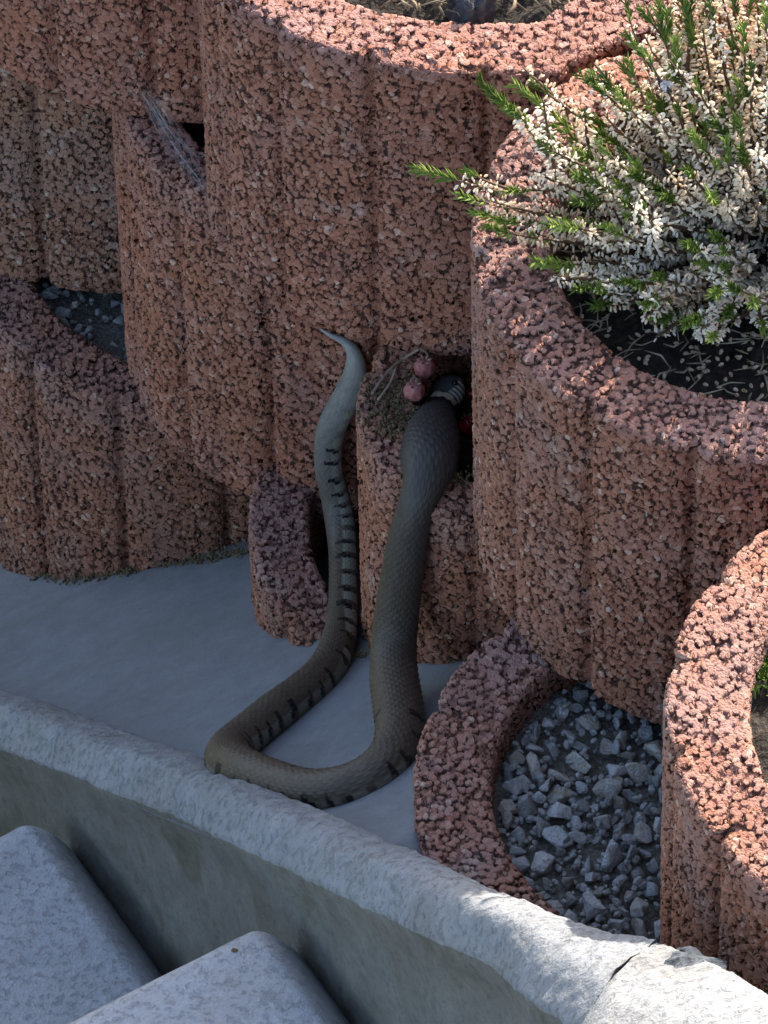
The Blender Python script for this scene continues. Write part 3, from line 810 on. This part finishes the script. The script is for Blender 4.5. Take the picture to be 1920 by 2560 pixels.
# ------------------------------------------------------------------ litter on the soils
def litter(key, n, seed, mat, name, label, ln=(.006, .02), w=.0007, z=.004, only=None):
    R = RINGS[key]; r = random.Random(seed); mb = MB(); c = Vector((R['c'].x, R['c'].y, R['soil'].location.z))
    for i in range(n):
        a = r.uniform(0, 6.283); q = math.sqrt(r.random())
        x, y = (R['a'] - .052) * q * math.cos(a), (R['b'] - .052) * q * math.sin(a)
        if only and not only(x, y): continue
        l = r.uniform(*ln); d = Vector((r.gauss(0, 1), r.gauss(0, 1), r.gauss(0, .25))).normalized(); p = Vector((x, y, z + r.uniform(0, .006)))
        k_ = d.cross(Vector((0, 0, 1))) * r.uniform(-.3, .3) * l
        mb.tube([p - d * l / 2, p + k_, p + d * l / 2], [w * .5, w * r.uniform(.7, 1.4), w * .4], 4)
    o = mb.build(name, mat, None, True); o.location = c; tag(o, label, 'litter', kind='stuff'); return o
litter('R1', 700, 31, M_STRAW, 'dry_litter', 'dry straw and plant bits on soil of the ring with stump', (.005, .02), .0010, .008)
litter('R2', 420, 32, M_STRAW, 'dry_litter', 'brown fallen bits on dark soil under the heather', (.004, .022), .0006, .006)
litter('R3', 200, 34, M_STRAW, 'dry_litter', 'dry plant bits on the soil of the sunlit ring', (.004, .02), .0007, .006)
fb = MB(); r = random.Random(5)
for i in range(300):
    a = r.uniform(2.4, 5.2); q = r.uniform(.3, 1); x, y = (R2['a'] - .052) * q * math.cos(a), (R2['b'] - .052) * q * math.sin(a)
    d = Vector((r.gauss(0, 1), r.gauss(0, 1), r.gauss(0, .3))); fb.spindle((x, y, .006 + r.uniform(0, .004)), d, r.uniform(.003, .0042), .0011, 5)
o = fb.build('fallen_blossom', M_PETAL, None, False); o.location = (R2['c'].x, R2['c'].y, R2['soil'].location.z); tag(o, 'pale fallen heather blossoms on the dark soil', 'blossoms', kind='stuff')

# stump in the upper ring
sp_ = at(1158, 50, RINGS['R1']['top'] - .016); stump = MB(); r = random.Random(8); V = []; n, kk = 12, 28
for i in range(n):
    for j in range(kk):
        a = 2 * math.pi * j / kk; rr_ = .0105 + .002 * math.sin(a * 3 + 1) + .0015 * math.sin(a * 7 + i * .2) + (.004 * (1 - i / n) ** 2); z_ = -.012 + i / (n - 1) * .034
        if i == n - 1: z_ += .004 * math.sin(a * 5)
        V.append((rr_ * math.cos(a) + i * .0006, rr_ * math.sin(a), z_))
V.append((.006, 0, .019)); stump.add(V, grid_quads(n, kk, wrap_c=True), [(n * kk, (n - 1) * kk + j, (n - 1) * kk + (j + 1) % kk) for j in range(kk)])
o = stump.build('stump', M_WOOD); o.location = sp_; tag(o, 'dark weathered plant stump standing in the dry soil', 'stump')

# ------------------------------------------------------------------ moss, roots, berries on the mossy ring
def moss(name, pts, label, mat=M_MOSS, seed=1, h=(.002, .006), per=26, spread=.007):
    r = random.Random(seed); mb = MB()
    for p in pts:
        for i in range(per):
            q = p + Vector((r.gauss(0, spread), r.gauss(0, spread), r.uniform(-.001, .0012)))
            mb.spindle(q, (r.gauss(0, .5), r.gauss(0, .5), 1), r.uniform(*h), r.uniform(.0006, .0011), 4, ((0, .8), (.5, 1), (1, .2)))
    o = mb.build(name, mat, None, False); tag(o, label, 'moss', kind='stuff'); return o
mp = []
r = random.Random(3)
for (x0, y0, x1, y1, n) in ((905, 1000, 1030, 1080, 22), (1090, 1150, 1180, 1200, 8), (930, 960, 1010, 1010, 12)):
    for i in range(n):
        p, nn = hit(r.uniform(x0, x1), r.uniform(y0, y1))
        if nn.z > .6: mp.append(p)
moss('moss', mp, 'olive moss cushions on the planter rim beside the snake head', seed=4, h=(.001, .0032), per=12, spread=.005)
moss('seedling_leaves', [at(1908 + r.uniform(-6, 40), 1690 + r.uniform(-40, 40), RINGS['R3']['top'] - .02) for _ in range(22)], 'small green seedling cushion on the soil of the sunlit ring', M_LEAF, 9, (.003, .008), 10, .004)
fp = []
for (x0, y0, x1, y1, n) in ((90, 1440, 190, 1458, 10), (190, 1456, 360, 1420, 24), (360, 1418, 640, 1380, 30), (880, 1640, 1200, 1646, 34)):
    for i in range(n):
        t = i / n; fp.append(onslope(x0 + (x1 - x0) * t + r.uniform(-4, 4), y0 + (y1 - y0) * t + r.uniform(-6, 6)))
moss('moss', fp, 'thin mossy dirt line where the planter rings meet the concrete strip', seed=6, h=(.0008, .003), per=12, spread=.0024)
tw = empty('dry_root', hit(985, 930)[0]); tag(tw, 'pale dry forked root lying in the gap above the berries', 'root')
for pl, w in (([(930, 985), (958, 945), (985, 915), (1015, 893), (1048, 872)], .0010), ([(945, 1000), (975, 958), (990, 920)], .0007), ([(955, 940), (930, 905), (920, 880)], .0008), ([(1048, 872), (1065, 880), (1075, 905)], .0007)):
    q = []
    for x, y in pl:
        p, nn = hit(x, y); q.append(p - ray(x, y) * .004)
    m_ = MB(); m_.tube([p - tw.location for p in catmull(q, 5)], w, 6); m_.build('twig', M_TWIG, tw)
def berry(px, py, rpx, mat, label):
    p, nn = hit(px, py); d = ray(px, py); r_ = rpx / scale_at(p); c = p - d * (r_ * 1.0)
    bm = bmesh.new(); bmesh.ops.create_icosphere(bm, subdivisions=4, radius=r_)
    for v in bm.verts: v.co *= 1 + .13 * mnoise.noise(v.co * 300) + .05 * mnoise.noise(v.co * 900) - .06 * max(0, v.co.z / r_) ** 6
    m = bpy.data.meshes.new('berry'); bm.to_mesh(m); bm.free(); m.polygons.foreach_set('use_smooth', [True] * len(m.polygons))
    o = link('berry', m, mat, None, c); tag(o, label, 'berry')
    cr = MB()
    for i in range(6):
        a = i * 1.047; cr.spindle((math.cos(a) * r_ * .25, math.sin(a) * r_ * .25, r_ * .86), (math.cos(a), math.sin(a), .6), r_ * .5, r_ * .13, 4)
    cr.build('sepal_crown', M_TWIG, o); return o
berry(1036, 978, 27, M_BERRY, 'faded pink berry left of the snake head')
berry(1062, 918, 27, M_BERRY, 'dull dark pink berry under the upper planter ring behind the faded berry')
berry(1168, 1062, 26, M_BERRYR, 'bright red berry between snake neck and planter ring wall')
berry(1176, 985, 14, M_BERRYR, 'small deep red berry against the planter ring wall beyond the snake head')

# ------------------------------------------------------------------ fly on the heather
ok_, perch, *_r = scene.ray_cast(bpy.context.evaluated_depsgraph_get(), CAM, ray(1660, 212))
fly = empty('fly', perch - ray(1660, 212) * .003); tag(fly, 'small dark fly with clear wings sitting on the white heather', 'fly')
ax = (at(1678, 228, R2['top'] + .07) - at(1642, 194, R2['top'] + .07)).normalized()
m_ = MB(); m_.spindle(-ax * .0008, ax, .0075, .0019, 10, ((0, .6), (.2, 1), (.6, .95), (.9, .5), (1, .15))); m_.build('abdomen', M_FLY, fly)
m_ = MB(); m_.spindle(-ax * .0040, ax, .0040, .0018, 10, ((0, .6), (.3, 1), (.7, 1), (1, .5))); m_.build('thorax', M_FLY, fly)
m_ = MB(); m_.spindle(-ax * .0062, ax, .0024, .0014, 10, ((0, .5), (.4, 1), (.8, .9), (1, .4))); m_.build('head', M_FLY, fly)
sd = ax.cross(Vector((0, -.5, .86))).normalized()
for sg in (-1, 1):
    t = (ax * 1.0 + sd * sg * .42 + Vector((0, -.1, .22))).normalized(); w_ = t.cross(Vector((0, -.5, .86))).normalized(); m_ = MB()
    o0 = -ax * .002 + Vector((0, -.0008, .0014)); vs_ = []
    for i in range(9):
        f = i / 8; wd = .0016 * math.sin(math.pi * min(1, .08 + f * .9)) ** .7
        for e in (-1, 1): vs_.append(tuple(o0 + t * (.0085 * f) + w_ * wd * e))
    m_.add(vs_, [(2 * i, 2 * i + 1, 2 * i + 3, 2 * i + 2) for i in range(8)]); m_.build('wing', M_WING, fly)
    for kx in (-.0035, -.0022, -.0008):
        m_ = MB(); a0 = ax * kx; m_.tube([a0, a0 + sd * sg * .003 + Vector((0, 0, .0008)), a0 + sd * sg * .0046 + Vector((0, 0, -.0032))], .00022, 4); m_.build('leg', M_FLY, fly)

# ------------------------------------------------------------------ cobweb
CW = bvh_of([RINGS[k]['obj'] for k in ('R8', 'R9', 'R1')])
web = empty('cobweb', hit(400, 290, CW)[0]); tag(web, 'wispy grey cobweb strands stretched over the gap between the stacked rings', 'cobweb')
r = random.Random(2)
ends = [((352, 225), (492, 440)), ((375, 255), (500, 452)), ((380, 262), (520, 492)), ((390, 270), (480, 382)), ((398, 282), (474, 372)), ((360, 240), (470, 365)), ((405, 300), (500, 450)), ((410, 310), (515, 388)), ((470, 368), (518, 386)), ((340, 200), (400, 290)), ((318, 215), (395, 280)), ((498, 450), (524, 500)), ((372, 235), (430, 320))]
for a_, b_ in ends:
    pa, pb = hit(*a_, CW)[0] - ray(*a_) * .003, hit(*b_, CW)[0] - ray(*b_) * .003
    mid = (pa + pb) / 2 + Vector((0, -.002, -.003))
    m_ = MB(); m_.tube([p - web.location for p in catmull([pa, mid, pb], 8)], r.uniform(.00006, .00013), 4); m_.build('strand', M_WEB, web)

vm = bpy.data.meshes.new('veil'); vv_, ff_, uv_ = [], [], []
for i in range(13):
    f = i / 12; cx_, cy_ = 362 + (512 - 362) * f, 228 + (470 - 228) * f; wd = 34 * math.sin(math.pi * (.12 + .8 * f)) + 4
    for sgn in (-1, 1):
        x_, y_ = cx_ + sgn * wd * .7, cy_ - sgn * wd * .5; p_ = hit(x_, y_, CW)[0] - ray(x_, y_) * .004; vv_.append(tuple(p_ - web.location)); uv_.append(((sgn + 1) / 2, f))
    if i: ff_.append((2 * i - 2, 2 * i - 1, 2 * i + 1, 2 * i))
vm.from_pydata(vv_, [], ff_); ul = vm.uv_layers.new(name='UVMap')
for lp in vm.loops: ul.data[lp.index].uv = uv_[lp.vertex_index]
link('veil', vm, M_WEBS, web)
# grit and crumbs lying on the sloping concrete
gr = MB(); r = random.Random(77)
for i in range(420):
    if i < 170: x_, y_ = r.uniform(0, 1000), r.uniform(1420, 2050)
    else:
        t = r.random(); x_ = 60 + 1100 * t; y_ = (1465 - 75 * min(1, t * 2.2)) if x_ < 600 else 1660
        x_ += r.gauss(0, 12); y_ += abs(r.gauss(0, 26))
    p_, n_ = hit(x_, y_)
    if n_.dot(GN) < .97: continue
    sz = r.uniform(.0004, .0013); gr.spindle(p_, (r.gauss(0, 1), r.gauss(0, 1), r.gauss(0, .5)), sz * 2, sz * .8, 5, ((0, .6), (.5, 1), (1, .4)))
tag(gr.build('grit', M_CHIP, None, False), 'scattered grit and crumbs on the sloping concrete strip', 'grit', kind='stuff')

# ------------------------------------------------------------------ small marks: tar lump on the kerb end, speck on the step
KT = bvh_of([k1, k2])
p, nn = hit(1730, 2395, KT)
V = []; n, kk = 18, 40
for i in range(n):
    f = i / (n - 1)
    for j in range(kk):
        a = 2 * math.pi * j / kk; rr_ = .016 * f * (1 + .35 * mnoise.noise(Vector((math.cos(a) * 1.5, math.sin(a) * 1.5, 2)))) ; x, y = rr_ * math.cos(a), rr_ * math.sin(a)
        z_ = .0045 * (1 - f ** 2) + .0035 * (1 - f) * mnoise.noise(Vector((x * 160, y * 160, 4))) - .0015
        g_ = KT.ray_cast(Vector((p.x + x, p.y + y, p.z + .3)), Vector((0, 0, -1)))[0]; z_ += (g_.z - p.z) if g_ is not None and abs(g_.z - p.z) < .016 else -.012
        V.append((x, y, z_))
o = link('mortar_lump', mesh_np('mortar_lump', V, grid_quads(n, kk, wrap_c=True)), mat_simple('blackened_mortar', [(0, (.012, .014, .018)), (.5, (.05, .058, .066)), (1, (.12, .13, .14))], 130, .85, .004, False), None, p)
tag(o, 'blackened lump of mortar at the foot of the sunlit ring', 'mortar')
for (x, y, sz, mat, nm, lab) in ((588, 2378, .0024, M_STEM, 'debris', 'tiny dark speck of debris near the corner of upper step'),):
    d = ray(x, y); dg = bpy.context.evaluated_depsgraph_get(); ok, loc, nn, ix, ob, mw = scene.ray_cast(dg, CAM, d)
    o = bpy.data.objects.new(nm, STONES[3].copy()); o.data.materials.clear(); o.data.materials.append(mat); COL.objects.link(o)
    o.scale = (sz,) * 3; o.location = loc + Vector((0, 0, sz * .4)); tag(o, lab, 'debris')
